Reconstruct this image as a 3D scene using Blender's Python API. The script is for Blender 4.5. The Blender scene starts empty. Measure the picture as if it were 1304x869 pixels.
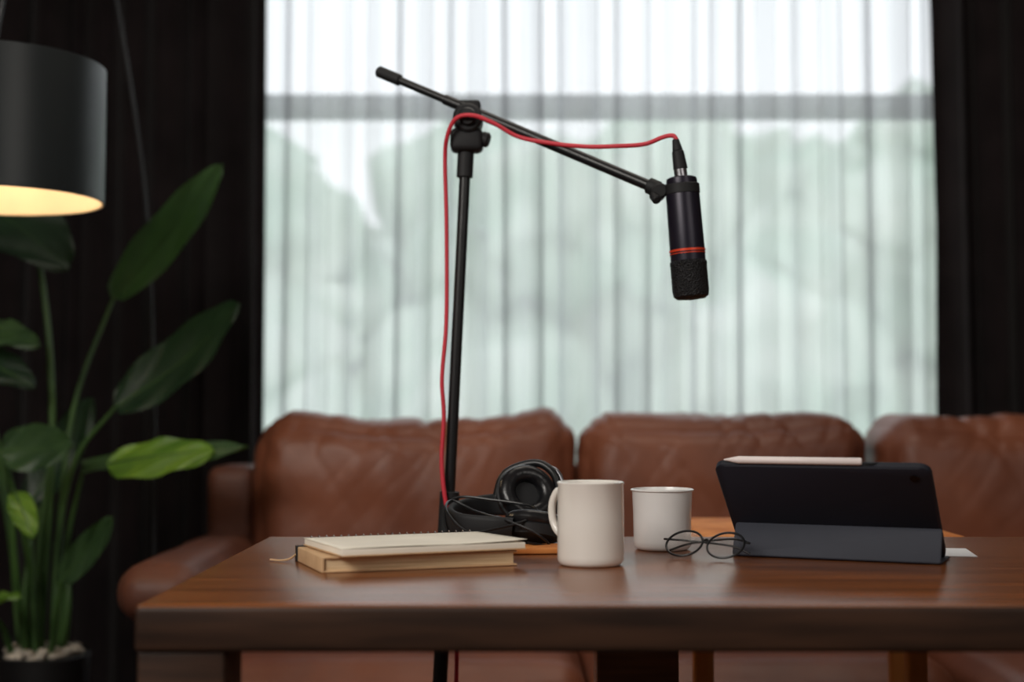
import bpy, bmesh, math, random
from mathutils import Vector, Matrix, noise
random.seed(4)
scene = bpy.context.scene
scene.view_settings.view_transform = 'Standard'
scene.view_settings.look = 'None'

# ------------------------------------------------------------ materials
def srgb(r, g, b):
    def c(v):
        v /= 255.0
        return v/12.92 if v <= 0.04045 else ((v+0.055)/1.055)**2.4
    return (c(r), c(g), c(b), 1.0)

def mat(name, col, rough=0.5, metal=0.0, col2=None, nscale=8.0, stretch=(1,1,1), bump=0.0, bscale=60.0,
        emit=None, estr=0.0, coat=0.0, sheen=0.0, detail=4.0, spec=0.5, lo=0.35, hi=0.65, dist=0.0):
    m = bpy.data.materials.new(name); m.use_nodes = True
    nt = m.node_tree; N = nt.nodes; L = nt.links
    b = N['Principled BSDF']
    b.inputs['Roughness'].default_value = rough
    b.inputs['Metallic'].default_value = metal
    b.inputs['Coat Weight'].default_value = coat
    b.inputs['Sheen Weight'].default_value = sheen
    b.inputs['Specular IOR Level'].default_value = spec
    tc = N.new('ShaderNodeTexCoord'); mp = N.new('ShaderNodeMapping')
    mp.inputs['Scale'].default_value = stretch
    L.new(tc.outputs['Object'], mp.inputs['Vector'])
    nz = N.new('ShaderNodeTexNoise'); nz.inputs['Scale'].default_value = nscale
    nz.inputs['Detail'].default_value = detail; nz.inputs['Distortion'].default_value = dist
    L.new(mp.outputs['Vector'], nz.inputs['Vector'])
    rp = N.new('ShaderNodeValToRGB')
    if col2 is None: col2 = tuple(min(1, c*0.88) for c in col[:3]) + (1,)
    rp.color_ramp.elements[0].color = col; rp.color_ramp.elements[0].position = lo
    rp.color_ramp.elements[1].color = col2; rp.color_ramp.elements[1].position = hi
    L.new(nz.outputs['Fac'], rp.inputs['Fac'])
    L.new(rp.outputs['Color'], b.inputs['Base Color'])
    if bump > 0:
        n2 = N.new('ShaderNodeTexNoise'); n2.inputs['Scale'].default_value = bscale
        n2.inputs['Detail'].default_value = 3
        L.new(mp.outputs['Vector'], n2.inputs['Vector'])
        bp = N.new('ShaderNodeBump'); bp.inputs['Strength'].default_value = bump
        bp.inputs['Distance'].default_value = 0.01
        L.new(n2.outputs['Fac'], bp.inputs['Height']); L.new(bp.outputs['Normal'], b.inputs['Normal'])
    if emit:
        b.inputs['Emission Color'].default_value = emit
        b.inputs['Emission Strength'].default_value = estr
    return m

M_wall = mat('plaster_grey', srgb(120,112,105), 0.9, bump=0.05)
M_ceil = mat('ceiling_paint', srgb(170,165,158), 0.9)
M_floor = mat('floor_planks', srgb(70,48,36), 0.5, col2=srgb(48,32,24), nscale=5, stretch=(1,8,1))
M_frame = mat('window_aluminium', srgb(120,125,132), 0.5)
M_drape = mat('blackout_cloth', srgb(32,26,27), 0.9, col2=srgb(24,19,20), sheen=0.12, spec=0.1)
M_leather = mat('brown_leather', srgb(136,79,54), 0.46, col2=srgb(106,59,41), nscale=3, bump=0.14, bscale=22, detail=5)
M_sofaframe = mat('sofa_leather_dark', srgb(108,62,43), 0.55, col2=srgb(84,47,34), nscale=5, bump=0.1)
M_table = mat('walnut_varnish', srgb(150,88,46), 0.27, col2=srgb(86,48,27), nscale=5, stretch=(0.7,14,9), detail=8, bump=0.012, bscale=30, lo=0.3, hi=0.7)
M_tableshade = mat('walnut_shaded', srgb(66,44,32), 0.5, col2=srgb(41,27,20), nscale=6, stretch=(0.8,9,9), detail=6, spec=0.25)  # same walnut, with the shadow on its front put into a darker colour
M_black = mat('black_paint', srgb(22,23,26), 0.38)
M_matte = mat('black_rubber', srgb(26,27,30), 0.65)
M_micbody = mat('mic_enamel', srgb(38,34,48), 0.36, metal=0.35)
M_ring = mat('red_anodised', srgb(240,76,42), 0.35, metal=0.2)
M_steel = mat('steel', srgb(170,170,175), 0.3, metal=1)
M_cable = mat('red_cable', srgb(225,54,72), 0.5)
M_mug = mat('white_ceramic', srgb(248,244,238), 0.25, col2=srgb(245,240,233), coat=0.3)
M_mug2 = mat('cream_enamel', srgb(249,247,246), 0.25, coat=0.3)
M_paper = mat('cream_paper', srgb(250,243,228), 0.85)
M_white = mat('white_paper', srgb(235,236,240), 0.8)
M_kraft = mat('kraft_board', srgb(216,180,138), 0.8, col2=srgb(200,162,122), nscale=30)
M_pages = mat('page_block', srgb(240,216,178), 0.9, col2=srgb(205,174,132), nscale=40, stretch=(0.3,0.3,30))
M_navy = mat('navy_case', srgb(20,24,38), 0.62, bump=0.04, bscale=400)
M_navy2 = mat('navy_cover', srgb(54,57,68), 0.7, bump=0.05, bscale=400)
M_screen = mat('dark_glass', srgb(10,10,12), 0.08)
M_pen = mat('stylus_white', srgb(246,234,232), 0.35)
M_pad = mat('ear_pad', srgb(24,24,27), 0.3, bump=0.1, bscale=80)
M_shade = mat('shade_black', srgb(26,32,34), 0.38)
M_shadein = mat('shade_lining', srgb(245,228,198), 0.8)
M_bulb = mat('bulb_glow', (1,1,1,1), 0.5, emit=srgb(255,225,180), estr=10)
M_pot = mat('planter_black', srgb(18,18,20), 0.5)
M_pebble = mat('pebble_white', srgb(215,205,190), 0.7, col2=srgb(160,150,138), nscale=20)
M_lightwood = mat('beech_wood', srgb(222,146,82), 0.7, col2=srgb(196,118,62), nscale=6, stretch=(3,3,1), spec=0.15)
M_stem = mat('plant_stem', srgb(66,98,44), 0.5, col2=srgb(42,70,32), nscale=6)
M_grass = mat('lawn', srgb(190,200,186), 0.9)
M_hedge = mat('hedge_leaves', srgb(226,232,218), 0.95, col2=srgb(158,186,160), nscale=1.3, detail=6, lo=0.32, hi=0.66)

def leafmat(name, c1, c2, trans=0.3):
    m = mat(name, c1, 0.42, col2=c2, nscale=9, stretch=(1,1,1), bump=0.12, bscale=25)
    nt = m.node_tree; N = nt.nodes; L = nt.links
    out = N['Material Output']; b = N['Principled BSDF']
    tr = N.new('ShaderNodeBsdfTranslucent'); tr.inputs['Color'].default_value = (c1[0]*1.3, c1[1]*1.5, c1[2]*0.7, 1)
    mx = N.new('ShaderNodeMixShader'); mx.inputs[0].default_value = trans
    L.new(b.outputs[0], mx.inputs[1]); L.new(tr.outputs[0], mx.inputs[2]); L.new(mx.outputs[0], out.inputs['Surface'])
    return m
M_leaf = leafmat('leaf_green', srgb(68,94,58), srgb(48,72,46))
M_leafdark = leafmat('leaf_dark', srgb(42,64,44), srgb(30,48,34))
M_leafbright = leafmat('leaf_bright', srgb(120,156,54), srgb(80,118,42), 0.35)

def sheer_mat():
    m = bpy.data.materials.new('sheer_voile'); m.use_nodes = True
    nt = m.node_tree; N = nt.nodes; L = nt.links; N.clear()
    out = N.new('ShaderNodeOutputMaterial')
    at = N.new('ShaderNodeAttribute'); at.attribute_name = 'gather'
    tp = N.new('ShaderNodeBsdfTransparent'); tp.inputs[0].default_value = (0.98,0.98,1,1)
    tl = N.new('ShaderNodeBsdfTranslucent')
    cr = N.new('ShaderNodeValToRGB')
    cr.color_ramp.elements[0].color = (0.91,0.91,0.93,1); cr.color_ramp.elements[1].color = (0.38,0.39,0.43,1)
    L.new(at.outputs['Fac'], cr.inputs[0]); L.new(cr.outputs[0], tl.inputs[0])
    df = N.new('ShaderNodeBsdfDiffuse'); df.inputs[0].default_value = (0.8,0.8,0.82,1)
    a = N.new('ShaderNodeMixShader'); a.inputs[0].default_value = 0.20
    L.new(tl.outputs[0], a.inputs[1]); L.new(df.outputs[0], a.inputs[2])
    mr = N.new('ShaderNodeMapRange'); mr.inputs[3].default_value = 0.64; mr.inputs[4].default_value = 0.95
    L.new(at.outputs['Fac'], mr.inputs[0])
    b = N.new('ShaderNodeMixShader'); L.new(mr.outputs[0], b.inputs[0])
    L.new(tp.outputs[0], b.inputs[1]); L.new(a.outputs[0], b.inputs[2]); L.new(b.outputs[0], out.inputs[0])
    return m
M_sheer = sheer_mat()

def glass_mat():
    m = bpy.data.materials.new('clear_lens'); m.use_nodes = True
    nt = m.node_tree; N = nt.nodes; L = nt.links; N.clear()
    out = N.new('ShaderNodeOutputMaterial')
    tp = N.new('ShaderNodeBsdfTransparent'); gl = N.new('ShaderNodeBsdfGlossy'); gl.inputs['Roughness'].default_value = 0.05
    mx = N.new('ShaderNodeMixShader'); mx.inputs[0].default_value = 0.1
    L.new(tp.outputs[0], mx.inputs[1]); L.new(gl.outputs[0], mx.inputs[2]); L.new(mx.outputs[0], out.inputs[0])
    return m
M_lens = glass_mat()

# ------------------------------------------------------------ helpers
def root(name, loc=(0,0,0)):
    e = bpy.data.objects.new(name, None); e.location = loc; e.empty_display_size = 0.05
    scene.collection.objects.link(e); return e

def finish(name, me, m, parent=None, smooth=True, auto=True):
    ob = bpy.data.objects.new(name, me); scene.collection.objects.link(ob)
    if m: me.materials.append(m)
    if smooth:
        for p in me.polygons: p.use_smooth = True
        if auto:
            me.set_sharp_from_angle(angle=math.radians(40))
    if parent:
        ob.parent = parent
        ob.matrix_parent_inverse = Matrix.Translation(parent.location).inverted()
    return ob

def tomesh(bm, name):
    bmesh.ops.recalc_face_normals(bm, faces=bm.faces)
    me = bpy.data.meshes.new(name); bm.to_mesh(me); bm.free(); return me

def frame(o, z, x=None):
    z = Vector(z).normalized()
    x = Vector(x) if x is not None else (Vector((1,0,0)) if abs(z.x) < 0.9 else Vector((0,1,0)))
    y = z.cross(x).normalized(); x = y.cross(z)
    mt = Matrix((x, y, z)).transposed().to_4x4(); mt.translation = Vector(o); return mt

def box(name, lo, hi, m, parent=None, bev=0.0, seg=3, M=None):
    bm = bmesh.new(); bmesh.ops.create_cube(bm, size=1)
    for v in bm.verts:
        v.co = Vector([ (lo[i]+hi[i])/2 + v.co[i]*(hi[i]-lo[i]) for i in range(3)])
    if bev > 0:
        bmesh.ops.bevel(bm, geom=list(bm.edges), offset=bev, segments=seg, profile=0.5, affect='EDGES')
    if M is not None: bm.transform(M)
    return finish(name, tomesh(bm, name), m, parent)

def lathe(name, prof, m, parent=None, M=None, seg=48):
    bm = bmesh.new(); rings = []
    for r, z in prof:
        if r < 1e-6: rings.append([bm.verts.new((0,0,z))])
        else: rings.append([bm.verts.new((r*math.cos(2*math.pi*i/seg), r*math.sin(2*math.pi*i/seg), z)) for i in range(seg)])
    for a, b in zip(rings[:-1], rings[1:]):
        for i in range(seg):
            j = (i+1) % seg
            if len(a) == 1 and len(b) == 1: continue
            if len(a) == 1: bm.faces.new((a[0], b[i], b[j]))
            elif len(b) == 1: bm.faces.new((a[i], a[j], b[0]))
            else: bm.faces.new((a[i], a[j], b[j], b[i]))
    if M is not None: bm.transform(M)
    return finish(name, tomesh(bm, name), m, parent)

def cyl(name, p0, p1, r0, m, parent=None, r1=None, bev=0.001, seg=32):
    p0 = Vector(p0); p1 = Vector(p1); h = (p1-p0).length; r1 = r0 if r1 is None else r1
    b = min(bev, r0*0.5, r1*0.5, h*0.4)
    return lathe(name, [(0,0),(r0-b,0),(r0,b),(r1,h-b),(r1-b,h),(0,h)], m, parent, frame(p0, p1-p0), seg)

def smoothpath(pts, n=8):
    P = [Vector(p) for p in pts]; P = [2*P[0]-P[1]] + P + [2*P[-1]-P[-2]]; out = []
    for i in range(1, len(P)-2):
        for k in range(n):
            t = k/n
            out.append(0.5*((2*P[i]) + (P[i+1]-P[i-1])*t + (2*P[i-1]-5*P[i]+4*P[i+1]-P[i+2])*t*t + (3*P[i]-P[i-1]-3*P[i+1]+P[i+2])*t**3))
    out.append(P[-2]); return out

def tube(name, pts, r, m, parent=None, r1=None, seg=12, smooth=True, closed=False, n=8):
    path = smoothpath(pts, n) if smooth else [Vector(p) for p in pts]
    bm = bmesh.new(); rings = []; up = Vector((0.13, 0.21, 0.97)); N = len(path)
    prevx = None
    for i, p in enumerate(path):
        if closed: t = (path[(i+1)%N]-path[i-1]).normalized()
        else: t = (path[min(i+1,N-1)]-path[max(i-1,0)]).normalized()
        if prevx is None:
            x = t.cross(up).normalized() if abs(t.dot(up)) < 0.95 else t.cross(Vector((1,0,0))).normalized()
        else: x = (prevx - t*prevx.dot(t)).normalized()
        prevx = x; y = t.cross(x)
        rr = r if r1 is None else r + (r1-r)*i/(N-1)
        rings.append([bm.verts.new(p + rr*(x*math.cos(2*math.pi*k/seg)+y*math.sin(2*math.pi*k/seg))) for k in range(seg)])
    rng = range(N if closed else N-1)
    for i in rng:
        a = rings[i]; b = rings[(i+1)%N]
        for k in range(seg): bm.faces.new((a[k], a[(k+1)%seg], b[(k+1)%seg], b[k]))
    if not closed: bm.faces.new(rings[0]); bm.faces.new(rings[-1][::-1])
    return finish(name, tomesh(bm, name), m, parent)

def ribbon(name, pts, w, th, m, parent=None, up=(0,0,1), n=8):
    path = smoothpath(pts, n); up = Vector(up).normalized(); bm = bmesh.new(); rings = []
    for i, p in enumerate(path):
        t = (path[min(i+1,len(path)-1)]-path[max(i-1,0)]).normalized(); s = t.cross(up).normalized(); u = s.cross(t)
        ring = []
        for k in range(16):
            a = 2*math.pi*k/16; ca, sa = math.cos(a), math.sin(a)
            ring.append(bm.verts.new(p + u*(w/2)*math.copysign(abs(ca)**0.5, ca) + s*(th/2)*math.copysign(abs(sa)**0.7, sa)))
        rings.append(ring)
    for a, b in zip(rings[:-1], rings[1:]):
        for k in range(16): bm.faces.new((a[k], a[(k+1)%16], b[(k+1)%16], b[k]))
    bm.faces.new(rings[0]); bm.faces.new(rings[-1][::-1])
    return finish(name, tomesh(bm, name), m, parent)

def pillow(name, lo, hi, r, m, parent=None, puff=0.03, wr=0.008, seed=0, sag=0.0, nx=48, ny=16, nz=36, wscale=6, crease=0.0):
    lo = Vector(lo); hi = Vector(hi); c = (lo+hi)/2; h = (hi-lo)/2
    bm = bmesh.new()
    verts = {}
    def V(i, j, k):
        key = (i,j,k)
        if key not in verts:
            u = Vector((2*i/nx-1, 2*j/ny-1, 2*k/nz-1))
            p = Vector((u.x*h.x, u.y*h.y, u.z*h.z))
            inner = Vector([max(-(h[a]-r), min(h[a]-r, p[a])) for a in range(3)])
            d = p-inner
            if d.length > 1e-9:
                L = max(abs(d.x), abs(d.y), abs(d.z)); d = d.normalized()*L
            p = inner + d
            fx = (1-u.x**2); fy = (1-u.y**2); fz = (1-u.z**2)
            p.y += math.copysign(puff*math.sqrt(max(fx*fz,0)), u.y) * (abs(u.y)**2)
            p.z += math.copysign(puff*0.5*math.sqrt(max(fx*fy,0)), u.z) * (abs(u.z)**2)
            p.x += math.copysign(puff*0.3*math.sqrt(max(fz*fy,0)), u.x) * (abs(u.x)**2)
            if u.z > 0: p.z -= sag*(u.z**2)*max(0, 1-(u.x*1.25)**2)
            q = p + c + Vector((seed*7.3, seed*1.7, seed*3.1))
            n = noise.noise(q*wscale)*wr + noise.noise(Vector((q.x*wscale*3, q.y*wscale, q.z*wscale*1.6)))*wr*0.3
            if crease:
                # soft creases radiating down from the top seam
                w1 = noise.noise(Vector((q.x*9+q.z*6, q.z*3, seed))); w2 = noise.noise(Vector((q.x*14-q.z*9, q.z*4, seed+3)))
                top = max(0, u.z)**1.5
                n -= crease*((1-min(1,abs(w1)*5))**2 + 0.7*(1-min(1,abs(w2)*5))**2)*(0.2+0.8*top)
            p += p.normalized()*n
            verts[key] = bm.verts.new(p+c)
        return verts[key]
    for a in range(nx):
        for b in range(nz):
            for j in (0, ny): bm.faces.new((V(a,j,b), V(a+1,j,b), V(a+1,j,b+1), V(a,j,b+1)))
    for a in range(nx):
        for b in range(ny):
            for k in (0, nz): bm.faces.new((V(a,b,k), V(a+1,b,k), V(a+1,b+1,k), V(a,b+1,k)))
    for a in range(ny):
        for b in range(nz):
            for i in (0, nx): bm.faces.new((V(i,a,b), V(i,a+1,b), V(i,a+1,b+1), V(i,a,b+1)))
    return finish(name, tomesh(bm, name), m, parent, auto=False)

def cloth(name, x0, x1, y, z0, z1, amp, wl, m, seed, nx, nz=30, parent=None, jitter=0.5, harm=0.35):
    bm = bmesh.new(); cols = []; lay = bm.verts.layers.float.new('gather')
    def prof(x, z):
        ph = 2*math.pi*x/wl + jitter*6*noise.noise(Vector((x*2.2, seed, z*0.12)))
        am = amp*(0.75+0.6*noise.noise(Vector((x*3, seed+5, z*0.3))))
        return y + am*math.sin(ph) + am*harm*math.sin(2.3*ph+1+z*0.3), am*0.35*math.sin(2*ph)
    for i in range(nx+1):
        x = x0 + (x1-x0)*i/nx; col = []
        for k in range(nz+1):
            z = z0 + (z1-z0)*k/nz
            yy, dx = prof(x, z); y2, dx2 = prof(x+0.002, z)
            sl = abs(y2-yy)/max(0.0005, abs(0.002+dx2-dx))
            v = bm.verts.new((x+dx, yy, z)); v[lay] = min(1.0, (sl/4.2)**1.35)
            col.append(v)
        cols.append(col)
    for i in range(nx):
        for k in range(nz): bm.faces.new((cols[i][k], cols[i+1][k], cols[i+1][k+1], cols[i][k+1]))
    return finish(name, tomesh(bm, name), m, parent, auto=False)

# ------------------------------------------------------------ room
XL, XR, YB, YW, H = -2.3, 3.0, -1.8, 4.38, 2.75
box('floor', (XL-.1, YB-.1, -0.1), (XR+.1, YW+.15, 0), M_floor)
box('ceiling', (XL-.1, YB-.1, H), (XR+.1, YW+.15, H+.1), M_ceil)
box('wall_left', (XL-.1, YB, 0), (XL, YW, H), M_wall)
box('wall_right', (XR, YB, 0), (XR+.1, YW, H), M_wall)
box('wall_back', (XL-.1, YB-.1, 0), (XR+.1, YB, H), M_wall)
w = root('wall_window', (0.23, YW, 0))
WX0, WX1, WZ0, WZ1 = -1.0, 1.5, 0.25, 2.6
box('pier_a', (XL-.1, YW, 0), (WX0, YW+.15, H), M_wall, w)
box('pier_b', (WX1, YW, 0), (XR+.1, YW+.15, H), M_wall, w)
box('spandrel', (WX0, YW, 0), (WX1, YW+.15, WZ0), M_wall, w)
box('lintel', (WX0, YW, WZ1), (WX1, YW+.15, H), M_wall, w)
w = root('window_1', (0.25, YW+.06, WZ0))
for nm, lo, hi in [('jamb_a',(WX0,YW+.03,WZ0),(WX0+.06,YW+.09,WZ1)),('jamb_b',(WX1-.06,YW+.03,WZ0),(WX1,YW+.09,WZ1)),
                   ('sill',(WX0,YW+.03,WZ0),(WX1,YW+.09,WZ0+.07)),('head',(WX0,YW+.03,WZ1-.06),(WX1,YW+.09,WZ1)),
                   ('transom',(WX0,YW+.01,1.855),(WX1,YW+.09,1.925))]:
    box(nm, lo, hi, M_frame, w, bev=0.004)
box('baseboard_left', (XL, YB, 0), (XL+.015, YW, .09), M_wall)

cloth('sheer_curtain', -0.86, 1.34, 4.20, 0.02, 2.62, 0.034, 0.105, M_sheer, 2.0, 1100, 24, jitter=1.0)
cloth('blackout_curtain', -2.1, -0.705, 4.05, 0.02, 2.62, 0.04, 0.12, M_drape, 7.0, 500, 24)
cloth('blackout_curtain.001', 1.210, 2.3, 4.05, 0.02, 2.62, 0.04, 0.12, M_drape, 11.0, 400, 24)
w = root('curtain_rail', (0.1, 4.1, 2.66))
cyl('rod_front', (-2.15,4.05,2.66),(2.35,4.05,2.66),0.014,M_black,w)
cyl('rod_rear', (-2.15,4.20,2.66),(2.35,4.20,2.66),0.010,M_black,w)
for i,x in enumerate((-2.0,0.2,2.2)): box('bracket_%d'%i,(x-.01,4.04,2.64),(x+.01,YW,2.68),M_black,w)

# outside
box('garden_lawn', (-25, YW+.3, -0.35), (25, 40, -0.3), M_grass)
bm = bmesh.new()
for i in range(330):
    x = random.uniform(-9, 9); y = random.uniform(11, 13.5); z = random.uniform(0.2, 2.75); r = random.uniform(0.5, 0.85)
    bmesh.ops.create_icosphere(bm, subdivisions=3, radius=r, matrix=Matrix.Translation((x,y,z)))
for v in bm.verts: v.co += 0.28*noise.noise_vector(v.co*3.0)
for v in bm.verts: v.co.z = max(v.co.z, -0.28)
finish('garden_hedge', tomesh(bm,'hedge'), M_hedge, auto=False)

# ------------------------------------------------------------ sofa
s = root('leather_sofa', (0.45, 3.2, 0))
pillow('back_cushion_1', (-0.606,3.34,0.44),(0.142,3.62,0.930),0.075,M_leather,s,seed=1,sag=0.032,puff=0.04,wr=0.013,nx=90,nz=60,crease=0.007)
pillow('back_cushion_2', (0.166,3.34,0.44),(0.842,3.62,0.925),0.075,M_leather,s,seed=2,sag=0.014,puff=0.04,wr=0.013,nx=90,nz=60,crease=0.007)
pillow('back_cushion_3', (0.880,3.34,0.44),(1.60,3.62,0.918),0.075,M_leather,s,seed=3,sag=0.014,puff=0.04,wr=0.013,nx=90,nz=60,crease=0.007)
pillow('seat_cushion_1', (-0.612,2.72,0.27),(0.142,3.42,0.455),0.06,M_leather,s,seed=4,puff=0.02,wr=0.006,nz=12,ny=36)
pillow('seat_cushion_2', (0.150,2.72,0.27),(0.855,3.42,0.455),0.06,M_leather,s,seed=5,puff=0.02,wr=0.006,nz=12,ny=36)
pillow('chaise_cushion', (0.875,2.2,0.27),(1.60,3.42,0.46),0.06,M_leather,s,seed=6,puff=0.02,wr=0.008,nz=12,ny=48)
box('base_rail', (-0.72,2.76,0.1),(1.72,3.66,0.27),M_sofaframe,s,bev=0.02)
box('chaise_base', (0.89,2.24,0.1),(1.60,2.80,0.27),M_sofaframe,s,bev=0.02)
box('back_frame', (-0.74,3.60,0.1),(1.76,3.74,0.80),M_sofaframe,s,bev=0.03)
box('arm_panel', (-0.70,2.82,0.1),(-0.63,3.62,0.60),M_sofaframe,s,bev=0.02)
pillow('arm_pad', (-0.765,2.74,0.53),(-0.60,3.60,0.640),0.05,M_sofaframe,s,seed=8,puff=0.01,wr=0.006,nx=16,ny=48,nz=12)
box('arm_back', (-0.735,3.42,0.60),(-0.615,3.62,0.805),M_sofaframe,s,bev=0.03)
pillow('arm_pad_b', (1.60,2.74,0.53),(1.78,3.60,0.640),0.05,M_sofaframe,s,seed=9,puff=0.01,wr=0.006,nx=16,ny=48,nz=12)
box('arm_panel_b', (1.62,2.82,0.1),(1.70,3.62,0.60),M_sofaframe,s,bev=0.02)
for i,(x,y) in enumerate([(-0.66,2.84),(-0.66,3.66),(1.66,2.84),(1.66,3.66),(0.94,2.30),(1.54,2.30)]):
    cyl('foot_%d'%i,(x,y,0),(x,y,0.11),0.02,M_black,s,r1=0.025)

# ------------------------------------------------------------ table
t = root('wooden_table', (0.7, 1.78, 0))
TZ = 0.75
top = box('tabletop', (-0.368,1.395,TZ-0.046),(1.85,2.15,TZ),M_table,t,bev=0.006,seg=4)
top.data.materials.append(M_tableshade)
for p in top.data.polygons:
    if p.normal.z < 0.6: p.material_index = 1  # slab sides take the walnut with shade in its colour
box('leg_1', (-0.366,1.400,0),(-0.280,1.49,TZ-0.045),M_tableshade,t,bev=0.004)
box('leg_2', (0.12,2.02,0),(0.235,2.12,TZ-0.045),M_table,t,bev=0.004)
box('leg_3', (1.74,1.40,0),(1.845,1.49,TZ-0.045),M_tableshade,t,bev=0.004)
box('leg_4', (1.74,2.04,0),(1.845,2.13,TZ-0.045),M_tableshade,t,bev=0.004)

# ------------------------------------------------------------ light wooden side table beyond
c = root('wooden_side_table', (0.48, 2.4, 0))
box('top',(0.295,2.20,0.715),(0.70,2.585,0.746),M_lightwood,c,bev=0.006)
box('apron_1',(0.31,2.32,0.67),(0.665,2.34,0.716),M_lightwood,c,bev=0.003)
box('apron_2',(0.33,2.53,0.67),(0.685,2.55,0.716),M_lightwood,c,bev=0.003)
for i,(x,y) in enumerate([(0.310,2.33),(0.655,2.33),(0.338,2.54),(0.684,2.54)]):
    box('leg_%d'%(i+1),(x-.016,y-.015,0),(x+.016,y+.015,0.717),M_lightwood,c,bev=0.004)

# ------------------------------------------------------------ microphone stand
m = root('microphone_stand', (-0.13, 2.25, 0))
top = Vector((-0.0735,2.25,1.345)); low = Vector((-0.099,2.25,0.80)); flo = Vector((-0.132,2.25,0.12))
cyl('upper_tube', low, top, 0.0088, M_black, m)
cyl('lower_tube', flo, low, 0.0115, M_black, m)
cyl('height_clutch', low-Vector((0.003,0,0.06)), low+Vector((0.001,0,0.012)), 0.0155, M_matte, m)
cyl('tripod_hub', (-0.134,2.25,0.10),(-0.131,2.25,0.17),0.022,M_matte,m)
for i,a in enumerate((100,220,340)):
    a = math.radians(a)
    tube('tripod_leg_%d'%i,[(-0.133+0.02*math.cos(a),2.25+0.02*math.sin(a),0.15),(-0.133+0.30*math.cos(a),2.25+0.30*math.sin(a),0.012)],0.008,M_black,m,smooth=False)
cyl('neck_sleeve',(-0.0755,2.25,1.310),(-0.0735,2.25,1.352),0.0130,M_matte,m)
box('clutch_block',(-0.098,2.228,1.350),(-0.046,2.268,1.387),M_matte,m,bev=0.009)
cyl('clutch_disc',(-0.070,2.222,1.402),(-0.070,2.276,1.402),0.0235,M_matte,m,bev=0.004)
cyl('clutch_face',(-0.070,2.214,1.402),(-0.070,2.224,1.402),0.014,M_black,m,bev=0.002)
box('boom_grip',(-0.09,2.24,1.398),(-0.05,2.275,1.434),M_matte,m,bev=0.006)
cyl('wing_knob',(-0.050,2.245,1.372),(-0.036,2.243,1.368),0.012,M_matte,m,bev=0.003)
b0 = Vector((-0.218,2.30,1.493)); b1 = Vector((0.216,2.13,1.274)); bd = (b1-b0).normalized()
cyl('boom_rear', b0, b0+bd*0.22, 0.0066, M_black, m)
cyl('boom_front', b0+bd*0.13, b1, 0.0084, M_black, m)
cyl('boom_handle', b0-bd*0.002, b0+bd*0.045, 0.0095, M_matte, m, bev=0.003)
cyl('boom_tip', b1-bd*0.012, b1+bd*0.006, 0.0125, M_matte, m)

# ------------------------------------------------------------ microphone
mt = Vector((0.254,2.12,1.289)); mb = Vector((0.268,2.12,1.106))
g = root('studio_microphone', mt)
ax = (mb-mt); Lm = ax.length; F = frame(mt, ax)
lathe('body', [(0,0),(0.019,0),(0.0225,0.002),(0.0232,0.006),(0.0232,0.012),(0.021,0.0135),(0.021,0.017),(0.0245,0.019),(0.0252,0.022),(0.0262,0.108),(0.0262,0.128),(0,0.128)], M_micbody, g, F)
lathe('ring_red', [(0.0255,0.109),(0.0272,0.1095),(0.0272,0.1128),(0.0255,0.1133)], M_ring, g, F)
lathe('ring_red_b', [(0.0255,0.1148),(0.0270,0.115),(0.0270,0.1162),(0.0255,0.1164)], M_ring, g, F)
M_gr = mat('mic_grille', srgb(30,30,33), 0.55, metal=0.3)
nt = M_gr.node_tree; vo = nt.nodes.new('ShaderNodeTexVoronoi'); vo.inputs['Scale'].default_value = 420
tcn = nt.nodes.new('ShaderNodeTexCoord'); nt.links.new(tcn.outputs['Object'], vo.inputs['Vector'])
bp = nt.nodes.new('ShaderNodeBump'); bp.inputs['Distance'].default_value=0.002; bp.inputs['Strength'].default_value=0.9
nt.links.new(vo.outputs['Distance'], bp.inputs['Height']); nt.links.new(bp.outputs['Normal'], nt.nodes['Principled BSDF'].inputs['Normal'])
lathe('grille', [(0.0262,0.126),(0.0275,0.128),(0.0278,0.132),(0.0272,0.134),(0.0274,Lm-0.012),(0.026,Lm-0.004),(0.021,Lm),(0,Lm+0.002)], M_gr, g, F)
up = -ax.normalized()
cyl('xlr_steel', mt, mt+up*0.014+Vector((-0.001,0,0)), 0.0098, M_steel, g)
cyl('xlr_shell', mt+up*0.012, mt+up*0.040+Vector((-0.002,0,0)), 0.0108, M_matte, g, r1=0.0090)
cyl('xlr_boot', mt+up*0.040+Vector((-0.002,0,0)), mt+up*0.058+Vector((-0.004,0,0)), 0.0078, M_matte, g, r1=0.0052)
cyl('swivel_barrel',(0.221,2.112,1.268),(0.221,2.148,1.268),0.0120,M_matte,g,bev=0.003)
cyl('swivel_arm',(0.221,2.128,1.268),(0.245,2.122,1.275),0.0080,M_matte,g)
cyl('swivel_collar',mt-up*0.011,mt-up*0.026,0.0262,M_matte,g)
cyl('swivel_knob',(0.212,2.12,1.262),(0.216,2.105,1.252),0.007,M_matte,g,bev=0.002)

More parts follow.
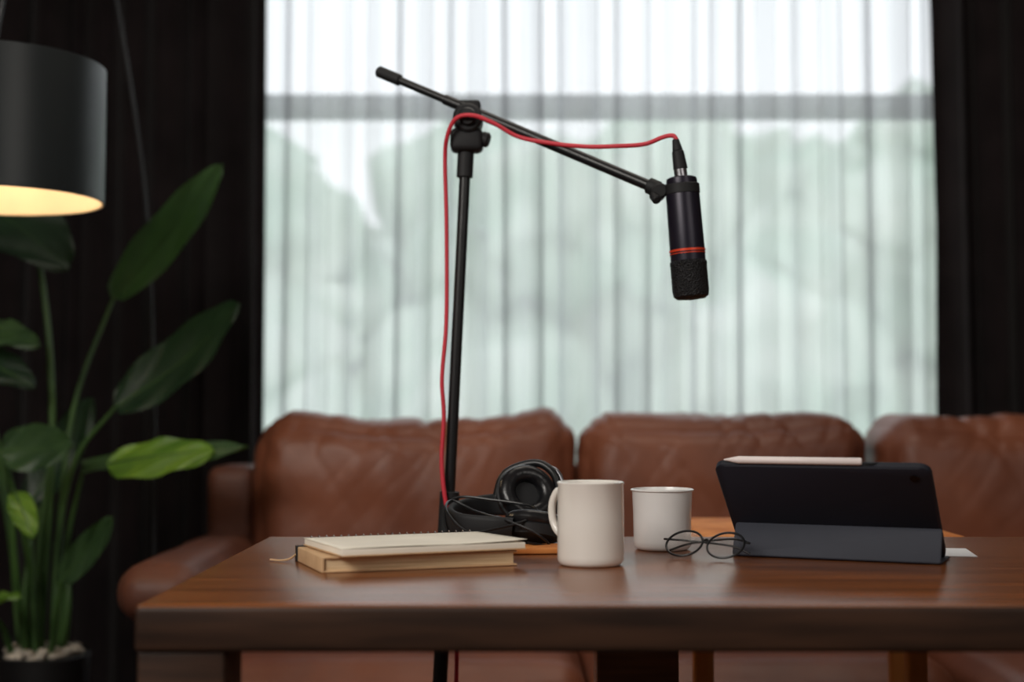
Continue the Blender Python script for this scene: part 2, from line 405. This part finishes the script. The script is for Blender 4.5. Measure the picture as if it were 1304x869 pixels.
# cable
tube('microphone_cable', [(0.2475,2.118,1.345),(0.242,2.12,1.352),(0.228,2.125,1.351),(0.200,2.135,1.342),(0.160,2.145,1.341),(0.115,2.16,1.343),(0.06,2.18,1.352),
    (0.01,2.20,1.366),(-0.03,2.20,1.388),(-0.062,2.202,1.400),(-0.088,2.208,1.396),(-0.102,2.22,1.37),(-0.106,2.235,1.335),(-0.104,2.24,1.25),(-0.103,2.24,1.15),
    (-0.104,2.238,1.07),(-0.110,2.236,0.99),(-0.107,2.235,0.93),(-0.110,2.232,0.86),(-0.104,2.228,0.80),(-0.092,2.226,0.755),(-0.088,2.232,0.68),(-0.086,2.234,0.55),
    (-0.09,2.20,0.35),(-0.08,2.16,0.08),(-0.04,2.02,0.008),(0.10,1.98,0.006),(0.4,2.05,0.006)], 0.0034, M_cable, n=10)

# ------------------------------------------------------------ mugs
def mug(name, x, y, R, h, m, rim, hang, hr, flare=0.0, th=0.0035):
    e = root(name, (x,y,TZ)); T = Matrix.Translation((x,y,TZ))
    Rb = R-flare
    prof = [(0,0.0005),(Rb-0.006,0.0005),(Rb-0.003,0.002),(Rb-0.0005,0.006),(Rb,0.012),(Rb+flare*0.25,h*0.6),(R-0.0006,h-0.004)]
    prof += [(R+rim,h-0.0025),(R+rim,h-0.001),(R-th*0.5,h),(R-th,h-0.002),(Rb-th,0.015),(Rb-th-0.006,0.006),(0,0.005)]
    lathe('body', prof, m, e, T, seg=72)
    d = Vector((math.cos(hang), math.sin(hang), 0)); c = Vector((x,y,TZ))
    pts = [c+d*(Rb-0.001)+Vector((0,0,h*0.84)), c+d*(Rb+hr*0.6)+Vector((0,0,h*0.86)), c+d*(Rb+hr)+Vector((0,0,h*0.70)),
           c+d*(Rb+hr*0.95)+Vector((0,0,h*0.50)), c+d*(Rb+hr*0.55)+Vector((0,0,h*0.36)), c+d*(Rb-0.001)+Vector((0,0,h*0.33))]
    tube('handle', pts, 0.0048, m, e, seg=14)
    return e
mug('coffee_mug', 0.0965, 1.755, 0.0408, 0.1025, M_mug, 0.0004, math.radians(134), 0.025)
mug('coffee_mug.001', 0.205, 1.95, 0.0415, 0.083, M_mug2, 0.0016, math.radians(75), 0.026, flare=0.0025, th=0.0015)

# ------------------------------------------------------------ notebooks
def bookM(x, y, ang, z): return Matrix.Translation((x,y,z)) @ Matrix.Rotation(math.radians(ang),4,'Z')
e = root('hardcover_notebook', (-0.1,1.77,TZ))
Mb = bookM(-0.219,1.666,20,TZ); bh = 0.0185
box('cover_bottom',(0,0,0.0005),(0.240,0.155,0.0025),M_kraft,e,bev=0.0007,M=Mb)
box('page_block',(0.003,0.003,0.0025),(0.236,0.152,bh-0.002),M_pages,e,bev=0.0005,M=Mb)
box('cover_top',(0,0,bh-0.002),(0.240,0.155,bh),M_kraft,e,bev=0.0007,M=Mb)
box('spine',(-0.003,0,0.0005),(0.001,0.155,bh),M_kraft,e,bev=0.001,M=Mb)
box('elastic_band',(-0.0045,0.136,0.0002),(0.2415,0.146,bh+0.0012),M_matte,e,bev=0.0006,M=Mb)
tube('ribbon_marker',[(-0.270,1.80,TZ+0.010),(-0.278,1.79,TZ+0.004),(-0.290,1.79,TZ+0.002),(-0.304,1.80,TZ+0.002)],0.0012,M_kraft,e)
e = root('spiral_notebook', (-0.1,1.75,TZ+bh))
Mb = bookM(-0.197,1.652,24,TZ+bh+0.0015)
box('cover_back',(0,0,0),(0.235,0.16,0.0015),M_kraft,e,bev=0.0005,M=Mb)
box('pages',(0.001,0.001,0.0015),(0.234,0.159,0.0085),M_paper,e,bev=0.0005,M=Mb)
bm = bmesh.new(); rows = []
for i in range(21):
    row = []
    for j in range(13):
        u, v = i/20, j/12
        z = 0.0094 + 0.004*max(0,u-0.6)/0.4*(1-v)*1.0 + 0.001*math.sin(u*5)*(1-v)
        row.append(bm.verts.new(Mb @ Vector((0.0+0.236*u, 0.001+0.158*v, z))))
    rows.append(row)
for i in range(20):
    for j in range(12): bm.faces.new((rows[i][j],rows[i+1][j],rows[i+1][j+1],rows[i][j+1]))
ob = finish('top_page', tomesh(bm,'top_page'), M_paper, e); sm = ob.modifiers.new('thick','SOLIDIFY'); sm.thickness = 0.0006
for i in range(23):
    x = 0.010+i*0.0098
    ring = [Mb @ Vector((x, 0.160+0.004*math.cos(a), 0.0055+0.0058*math.sin(a))) for a in [2*math.pi*k/12 for k in range(12)]]
    tube('coil_%02d'%i, ring, 0.0007, M_steel, e, seg=6, smooth=False, closed=True)

# ------------------------------------------------------------ eyeglasses
e = root('eyeglasses', (0.24,1.82,TZ))
def rim(name, c, r, nrm, ry=None):
    Mx = frame(c, nrm, (1,-0.5,0)); ry = ry or r
    pts = [Mx @ Vector((r*math.cos(a), ry*math.sin(a), 0)) for a in [2*math.pi*k/40 for k in range(40)]]
    tube(name, pts, 0.0015, M_black, e, seg=8, smooth=False, closed=True)
    bm = bmesh.new(); vs = [bm.verts.new(p) for p in pts]; bm.faces.new(vs)
    finish(name+'_lens', tomesh(bm,name), M_lens, e, smooth=False)
    return Mx
nrm = Vector((-0.48,-0.87,1.15)).normalized()
dx = Vector((0.878,-0.479,0)); hv = nrm.cross(dx).normalized(); hv = hv if hv.z > 0 else -hv
g1 = Vector((0.222,1.842,TZ+0.0185)); g2 = g1+dx*0.056
rim('rim_1', g1, 0.0242, nrm, 0.0222); rim('rim_2', g2, 0.0242, nrm, 0.0222)
mid = (g1+g2)/2
tube('bridge',[g1+dx*0.0235+hv*0.005, mid+hv*0.009, g2-dx*0.0235+hv*0.005],0.0013,M_black,e)
L1 = g1-dx*0.024+hv*0.006; R1 = g2+dx*0.024+hv*0.006
bk = Vector((0.2,0.9,-0.1)).normalized()
tube('temple_1',[L1, L1-dx*0.004+bk*0.004, L1+dx*0.03+bk*0.012+Vector((0,0,-.001)), L1+dx*0.085+bk*0.016+Vector((0,0,-.005)), L1+dx*0.11+bk*0.016+Vector((0,0,-.014))],0.0014,M_black,e)
tube('temple_2',[R1, R1+dx*0.005+bk*0.004, R1-dx*0.02+bk*0.016+Vector((0,0,.004)), R1-dx*0.075+bk*0.024+Vector((0,0,-.004)), R1-dx*0.105+bk*0.024+Vector((0,0,-.014))],0.0014,M_black,e)

# ------------------------------------------------------------ tablet in folio
e = root('tablet_in_folio_case', (0.42,1.85,TZ))
ed = Vector((0.91,-0.415,0)).normalized(); nn = Vector((-0.415,-0.91,0)).normalized()
BL = Vector((0.284,1.862,TZ))
bot = BL - nn*0.072 - ed*0.003 + Vector((0,0,0.0065)); upv = (nn*0.129 + Vector((0,0,0.121))).normalized()
thn = ed.cross(upv).normalized()
if thn.dot(nn) < 0: thn = -thn
def slab(name, o, X, Y, Z, sx, sy, sz, r, m, bev=0.002):
    bm = bmesh.new(); pts = []
    for (cx, cy, a0) in [(sx-r,r,-90),(sx-r,sy-r,0),(r,sy-r,90),(r,r,180)]:
        for k in range(7):
            a = math.radians(a0+15*k); pts.append((cx+r*math.cos(a), cy+r*math.sin(a)))
    lv = [(bev,0),(0,bev),(0,sz-bev),(bev,sz)]; rings = []
    for ins, zz in lv:
        rr = []
        for px,py in pts:
            qx = px + (ins if px < sx/2 else -ins); qy = py + (ins if py < sy/2 else -ins)
            rr.append(bm.verts.new(Vector(o)+X*qx+Y*qy+Z*zz))
        rings.append(rr)
    n = len(pts)
    for a,b in zip(rings[:-1],rings[1:]):
        for k in range(n): bm.faces.new((a[k],a[(k+1)%n],b[(k+1)%n],b[k]))
    bm.faces.new(rings[0]); bm.faces.new(rings[-1])
    return finish(name, tomesh(bm,name), m, e)
W = 0.266
slab('case_shell', bot, ed, upv, thn, W, 0.178, 0.011, 0.014, M_navy)
slab('tablet_screen', bot-thn*0.001+ed*0.004+upv*0.004, ed, upv, thn, W-0.008, 0.170, 0.003, 0.011, M_screen, 0.0005)
hinge = bot + upv*0.062 + thn*0.0115
foot = BL+Vector((0,0,0.0012)); fv = (hinge-foot); fv -= ed*fv.dot(ed); fl = fv.length; fv.normalize()
fn = ed.cross(fv).normalized(); fn = fn if fn.dot(nn) > 0 else -fn
slab('stand_flap', foot+ed*0.003, ed, fv, fn, W-0.004, fl+0.002, 0.003, 0.004, M_navy2, 0.001)
slab('base_flap', foot+ed*0.003-Vector((0,0,0.0005)), ed, -nn, Vector((0,0,1)), W-0.004, 0.085, 0.003, 0.004, M_navy2, 0.001)
cyl('camera_ring', bot+ed*(W-0.02)+upv*0.160+thn*0.0105, bot+ed*(W-0.02)+upv*0.160+thn*0.0122, 0.006, M_screen, e)
box('side_button',(-0.012,-0.001,-0.0015),(0.012,0.001,0.0015),M_black,e,M=Matrix.Translation(bot+upv*0.178+ed*0.2+thn*0.005))

e = root('stylus_pen', (0.38,1.8,0.88))
tp = bot + upv*0.178 + thn*0.0055 + (upv*0.0048)
lathe('barrel',[(0,0),(0.0008,0.0003),(0.0022,0.007),(0.0046,0.019),(0.0046,0.170),(0.0038,0.172),(0,0.1725)],M_pen,e,frame(tp+ed*0.014,ed),24)

Mb = Matrix.Translation((0.44,1.88,TZ)) @ Matrix.Rotation(math.radians(-10),4,'Z')
box('paper_sheet',(0,0,0.0002),(0.165,0.11,0.0006),M_white,None,M=Mb)

# ------------------------------------------------------------ headphones
e = root('headphones', (0.0,2.02,TZ))
def cup(tag, c, nrm, R=0.036):
    Mx = frame(c, nrm)
    lathe('shell_'+tag,[(0,-0.022),(R*0.6,-0.021),(R*0.95,-0.013),(R*1.02,0.0),(R*0.9,0.004),(0,0.004)],M_matte,e,Mx)
    prof = [(R*0.72+0.0125*math.cos(a), 0.009+0.0115*math.sin(a)) for a in [2*math.pi*k/16 for k in range(17)]]
    lathe('ear_pad_'+tag,prof,M_pad,e,Mx)
    lathe('driver_cloth_'+tag,[(0,0.005),(R*0.6,0.005)],M_matte,e,Mx)
cup('a',(0.020,2.075,0.816),(0.28,-0.80,0.40),0.043)
cup('b',(0.030,1.985,0.776),(0.1,0.25,0.95),0.040)
ribbon('headband',[(0.015,2.10,0.800),(-0.03,2.11,0.800),(-0.068,2.085,0.795),(-0.088,2.03,0.788),(-0.072,1.975,0.782),(-0.03,1.955,0.779),(0.0,1.955,0.777)],0.032,0.011,M_matte,e,up=(0,-0.1,1))
tube('yoke_a',[(0.066,2.085,0.79),(0.074,2.088,0.825),(0.066,2.095,0.850),(0.042,2.105,0.860)],0.0035,M_steel,e)
tube('yoke_a_b',[(0.061,2.083,0.79),(0.067,2.086,0.822),(0.060,2.09,0.848),(0.034,2.10,0.862),(-0.01,2.11,0.846),(-0.025,2.11,0.805)],0.006,M_black,e)
tube('yoke_b',[(0.0,1.955,0.785),(-0.02,1.98,0.79),(-0.015,2.01,0.785)],0.004,M_black,e)
tube('cord',[(0.0,2.0,0.76),(-0.04,1.98,0.757),(-0.085,1.99,0.765),(-0.095,2.03,0.80),(-0.075,2.05,0.815),(-0.03,2.04,0.812),(0.02,2.02,0.806),(0.035,1.99,0.80),(0.02,1.95,0.79),(-0.02,1.935,0.78),(-0.06,1.94,0.775),
             (-0.09,1.97,0.80),(-0.085,2.02,0.812),(-0.05,2.0,0.798),(-0.01,1.95,0.79),(0.03,1.93,0.775),(0.05,1.94,0.757),(0.02,1.92,0.762)],0.0019,M_black,e,seg=8)
box('folded_case',(-0.062,1.975,TZ+0.0005),(0.05,2.06,TZ+0.030),M_matte,e,bev=0.008)
e = root('wooden_coaster', (0.01,1.90,TZ))
box('board',(-0.045,-0.035,0.0005),(0.045,0.035,0.008),M_lightwood,e,bev=0.002,M=bookM(0.028,1.915,8,TZ))

# ------------------------------------------------------------ lamp
e = root('arc_floor_lamp', (-0.92,3.36,0))
lc = Vector((-0.958,2.60,0)); z0, z1, R = 1.324, 1.576, 0.2
T = Matrix.Translation((lc.x,lc.y,0))
lathe('shade_outer',[(R,z0),(R+0.0015,z0+0.001),(R+0.0015,z1-0.001),(R,z1),(R-0.003,z1),(R-0.003,z1-0.004),(0.02,z1-0.004),(0.02,z1-0.008),(R-0.003,z1-0.008)],M_shade,e,T,96)
lathe('shade_inner',[(R-0.0005,z0),(R-0.004,z0+0.001),(R-0.004,z1-0.012),(0.02,z1-0.012)],M_shadein,e,T,96)
lathe('bulb',[(0,1.40),(0.02,1.405),(0.03,1.43),(0.024,1.46),(0.014,1.48),(0,1.482)],M_bulb,e,T,32)
cyl('socket',(lc.x,lc.y,1.48),(lc.x,lc.y,1.60),0.016,M_black,e)
tube('arc_pole',[(-0.845,3.38,0.03),(-0.845,3.38,0.5),(-0.85,3.38,0.95),(-0.865,3.36,1.35),(-0.885,3.33,1.6),(-0.93,3.25,1.95),(-0.97,3.10,2.2),(-0.975,2.9,2.28),(-0.955,2.72,2.15),(-0.93,2.62,1.85),(-0.958,2.60,1.60)],0.0045,M_black,e,n=12)
lathe('base',[(0,0.002),(0.11,0.002),(0.115,0.008),(0.115,0.022),(0.11,0.028),(0,0.03)],M_black,e,Matrix.Translation((-0.90,3.38,0)))
ld = bpy.data.lights.new('shade_light','POINT'); ld.energy = 1.4; ld.color = (1,0.82,0.62); ld.shadow_soft_size = 0.04
lo = bpy.data.objects.new('shade_light', ld); lo.location = (lc.x,lc.y,1.385); scene.collection.objects.link(lo)
lo.parent = e; lo.matrix_parent_inverse = Matrix.Translation(e.location).inverted()

# ------------------------------------------------------------ plant
px, py = -1.070, 3.28
e = root('potted_bird_of_paradise', (px,py,0))
lathe('planter',[(0,0.001),(0.082,0.001),(0.086,0.005),(0.102,0.37),(0.104,0.382),(0.100,0.386),(0.095,0.382),(0.092,0.355),(0,0.355)],M_pot,e,Matrix.Translation((px,py,0)),64)
bm = bmesh.new()
for i in range(170):
    a = random.uniform(0,6.28); r = 0.084*math.sqrt(random.random())
    Mx = Matrix.Translation((px+r*math.cos(a),py+r*math.sin(a),0.378+random.uniform(0,0.022))) @ Matrix.Diagonal((random.uniform(.8,1.3),random.uniform(.8,1.3),.7,1))
    bmesh.ops.create_icosphere(bm, subdivisions=2, radius=random.uniform(0.008,0.013), matrix=Mx)
finish('pebbles', tomesh(bm,'pebbles'), M_pebble, e, auto=False)

def leaf(i, base, tip, width, face, m, bow=0.03, fold=0.25, stem=None, curl=0.0):
    base = Vector(base); tip = Vector(tip); ax = tip-base; Ln = ax.length; f = Vector(face).normalized()
    side = ax.cross(f).normalized(); f = side.cross(ax).normalized()
    nu, nv = 28, 10; bm = bmesh.new(); grid = []
    for u in range(nu+1):
        t = u/nu
        w = width*0.5*(math.sin(math.pi*min(1,t**0.80))**0.50 if 0 < t < 1 else 0.0)
        w = max(w, 0.0012)
        c = base+ax*t + f*(bow*math.sin(math.pi*t)) + Vector((0,0,-curl*t*t))
        row = []
        for v in range(-nv,nv+1):
            s = v/nv
            off = side*(w*s) + f*(abs(s)**1.3*w*fold + 0.006*math.sin(s*5+t*16+i)*abs(s))
            row.append(bm.verts.new(c+off))
        grid.append(row)
    for u in range(nu):
        for v in range(2*nv): bm.faces.new((grid[u][v],grid[u+1][v],grid[u+1][v+1],grid[u][v+1]))
    finish('leaf_%d'%i, tomesh(bm,'leaf'), m, e, auto=False)
    mid = [base+ax*t + f*(bow*math.sin(math.pi*t)-0.001)+Vector((0,0,-curl*t*t)) for t in [k/8 for k in range(9)]]
    tube('midrib_%d'%i, mid, 0.003, M_stem, e, r1=0.001, seg=8)
    if stem: tube('stem_%d'%i, stem+[base+ax*0.02], 0.009, M_stem, e, r1=0.004, seg=10)
def S(ix, iy=0): return [Vector((px+ix,py+iy,0.37))]
leaf(1,(-0.930,3.30,1.200),(-0.660,3.22,1.500),0.105,(0.25,-0.85,0.35),M_leaf,stem=S(0.02)+[Vector((-1.035,3.29,0.75)),Vector((-1.01,3.30,0.97))],bow=-0.02)
leaf(2,(-0.90,3.22,0.945),(-0.600,3.12,1.175),0.130,(0.15,-0.8,0.5),M_leafdark,stem=S(0.03,-0.03)+[Vector((-1.03,3.25,0.65)),Vector((-0.99,3.24,0.83))],bow=-0.03)
leaf(3,(-1.24,3.22,1.42),(-0.975,3.12,1.25),0.19,(0.2,-0.8,0.5),M_leafdark,stem=S(-0.01)+[Vector((-1.055,3.27,0.9)),Vector((-1.09,3.27,1.27)),Vector((-1.15,3.24,1.40))],bow=0.03)
leaf(4,(-1.22,3.2,1.12),(-1.03,3.1,1.08),0.075,(0.1,-0.8,0.5),M_leaf,stem=S(-0.04)+[Vector((-1.16,3.25,0.8))],bow=0.01)
leaf(5,(-1.095,3.06,0.855),(-0.925,3.00,0.865),0.105,(0.0,-1,0.25),M_leaf,stem=S(0.0,-0.05)+[Vector((-1.08,3.2,0.6)),Vector((-1.10,3.12,0.8))],bow=-0.01)
leaf(6,(-0.965,3.20,0.822),(-0.565,3.05,0.862),0.12,(0.0,-0.40,0.91),M_leaf,stem=S(0.04,-0.02)+[Vector((-1.01,3.24,0.62))],bow=0.02,fold=-0.35)
leaf(11,(-0.885,3.12,0.822),(-0.635,3.04,0.852),0.095,(0.0,-0.85,0.5),M_leafbright,bow=0.01,fold=-0.15)
leaf(7,(-0.985,3.12,0.565),(-0.855,3.06,0.71),0.062,(0.3,-0.9,0.2),M_leaf,stem=S(0.03,-0.05),bow=-0.01)
leaf(8,(-1.25,3.25,1.06),(-1.06,3.16,0.99),0.09,(0.2,-0.8,0.4),M_leafdark,stem=S(-0.05)+[Vector((-1.16,3.28,0.7))],bow=0.02)
leaf(9,(-1.065,3.06,0.765),(-1.01,3.02,0.67),0.055,(0.2,-0.9,0.3),M_leafbright,stem=S(-0.02,-0.05)+[Vector((-1.09,3.14,0.6)),Vector((-1.085,3.10,0.75))],bow=0.01)
leaf(10,(-1.15,3.10,0.50),(-1.045,3.05,0.545),0.04,(0.0,-0.5,0.8),M_leafbright,stem=S(-0.06,-0.02)+[Vector((-1.14,3.2,0.46))],bow=0.01)
leaf(12,(-1.13,3.34,0.72),(-0.99,3.36,0.97),0.10,(0.1,-0.9,0.3),M_leafdark,stem=S(-0.03,0.03),bow=-0.02)
for i,(ix,tx,tz) in enumerate([(0.0,-0.01,0.72),(0.03,0.03,0.64),(-0.03,-0.02,0.7),(0.045,0.06,0.58),(-0.015,0.01,0.82)]):
    tube('stalk_%d'%i,[Vector((px+ix,py-0.02,0.37)),Vector((px+ix+0.3*tx,py-0.03,0.5)),Vector((px+tx,py-0.02,tz))],0.013,M_stem,e,r1=0.004,seg=10)

# ------------------------------------------------------------ lights and sky
wd = bpy.data.worlds.new('sky'); scene.world = wd; wd.use_nodes = True
N = wd.node_tree.nodes; L = wd.node_tree.links; bg = N['Background']
tc = N.new('ShaderNodeTexCoord'); sp = N.new('ShaderNodeSeparateXYZ'); rp = N.new('ShaderNodeValToRGB')
L.new(tc.outputs['Generated'], sp.inputs[0]); L.new(sp.outputs['Z'], rp.inputs['Fac'])
rp.color_ramp.elements[0].color = (0.93,0.96,0.96,1); rp.color_ramp.elements[1].color = (0.84,0.90,1,1)
L.new(rp.outputs[0], bg.inputs['Color']); bg.inputs['Strength'].default_value = 2.05

def area(name, loc, target, sx, sy, power, col=(1,1,1)):
    d = bpy.data.lights.new(name,'AREA'); d.shape='RECTANGLE'; d.size=sx; d.size_y=sy; d.energy=power; d.color=col
    o = bpy.data.objects.new(name,d); o.location=loc
    o.rotation_euler = (Vector(target)-Vector(loc)).to_track_quat('-Z','Y').to_euler()
    scene.collection.objects.link(o)
area('area_key', (-1.5,-0.2,2.35), (0.2,2.2,0.8), 1.3, 1.0, 50, (1.0,0.95,0.88))  # added key: unseen area light on the table from upper front left
area('area_fill', (1.8,-0.6,2.2), (0.4,2.2,0.8), 1.4, 1.2, 14, (1.0,0.94,0.87))  # added fill from the right, not a lamp of the room
area('overhead_fill', (0.4,2.7,2.70), (0.4,2.75,0), 1.6, 0.8, 11, (1.0,0.91,0.80))  # added overhead light to lift the interior, no real ceiling fixture

# ------------------------------------------------------------ camera
cd = bpy.data.cameras.new('camera'); cam = bpy.data.objects.new('camera', cd); scene.collection.objects.link(cam)
cam.location = (0,0,0.94); cam.rotation_euler = (math.radians(90+2.78),0,0)
cd.sensor_width = 36; cd.lens = 50; cd.clip_start = 0.05
cd.dof.use_dof = True; cd.dof.focus_distance = 1.93; cd.dof.aperture_fstop = 2.4
scene.camera = cam
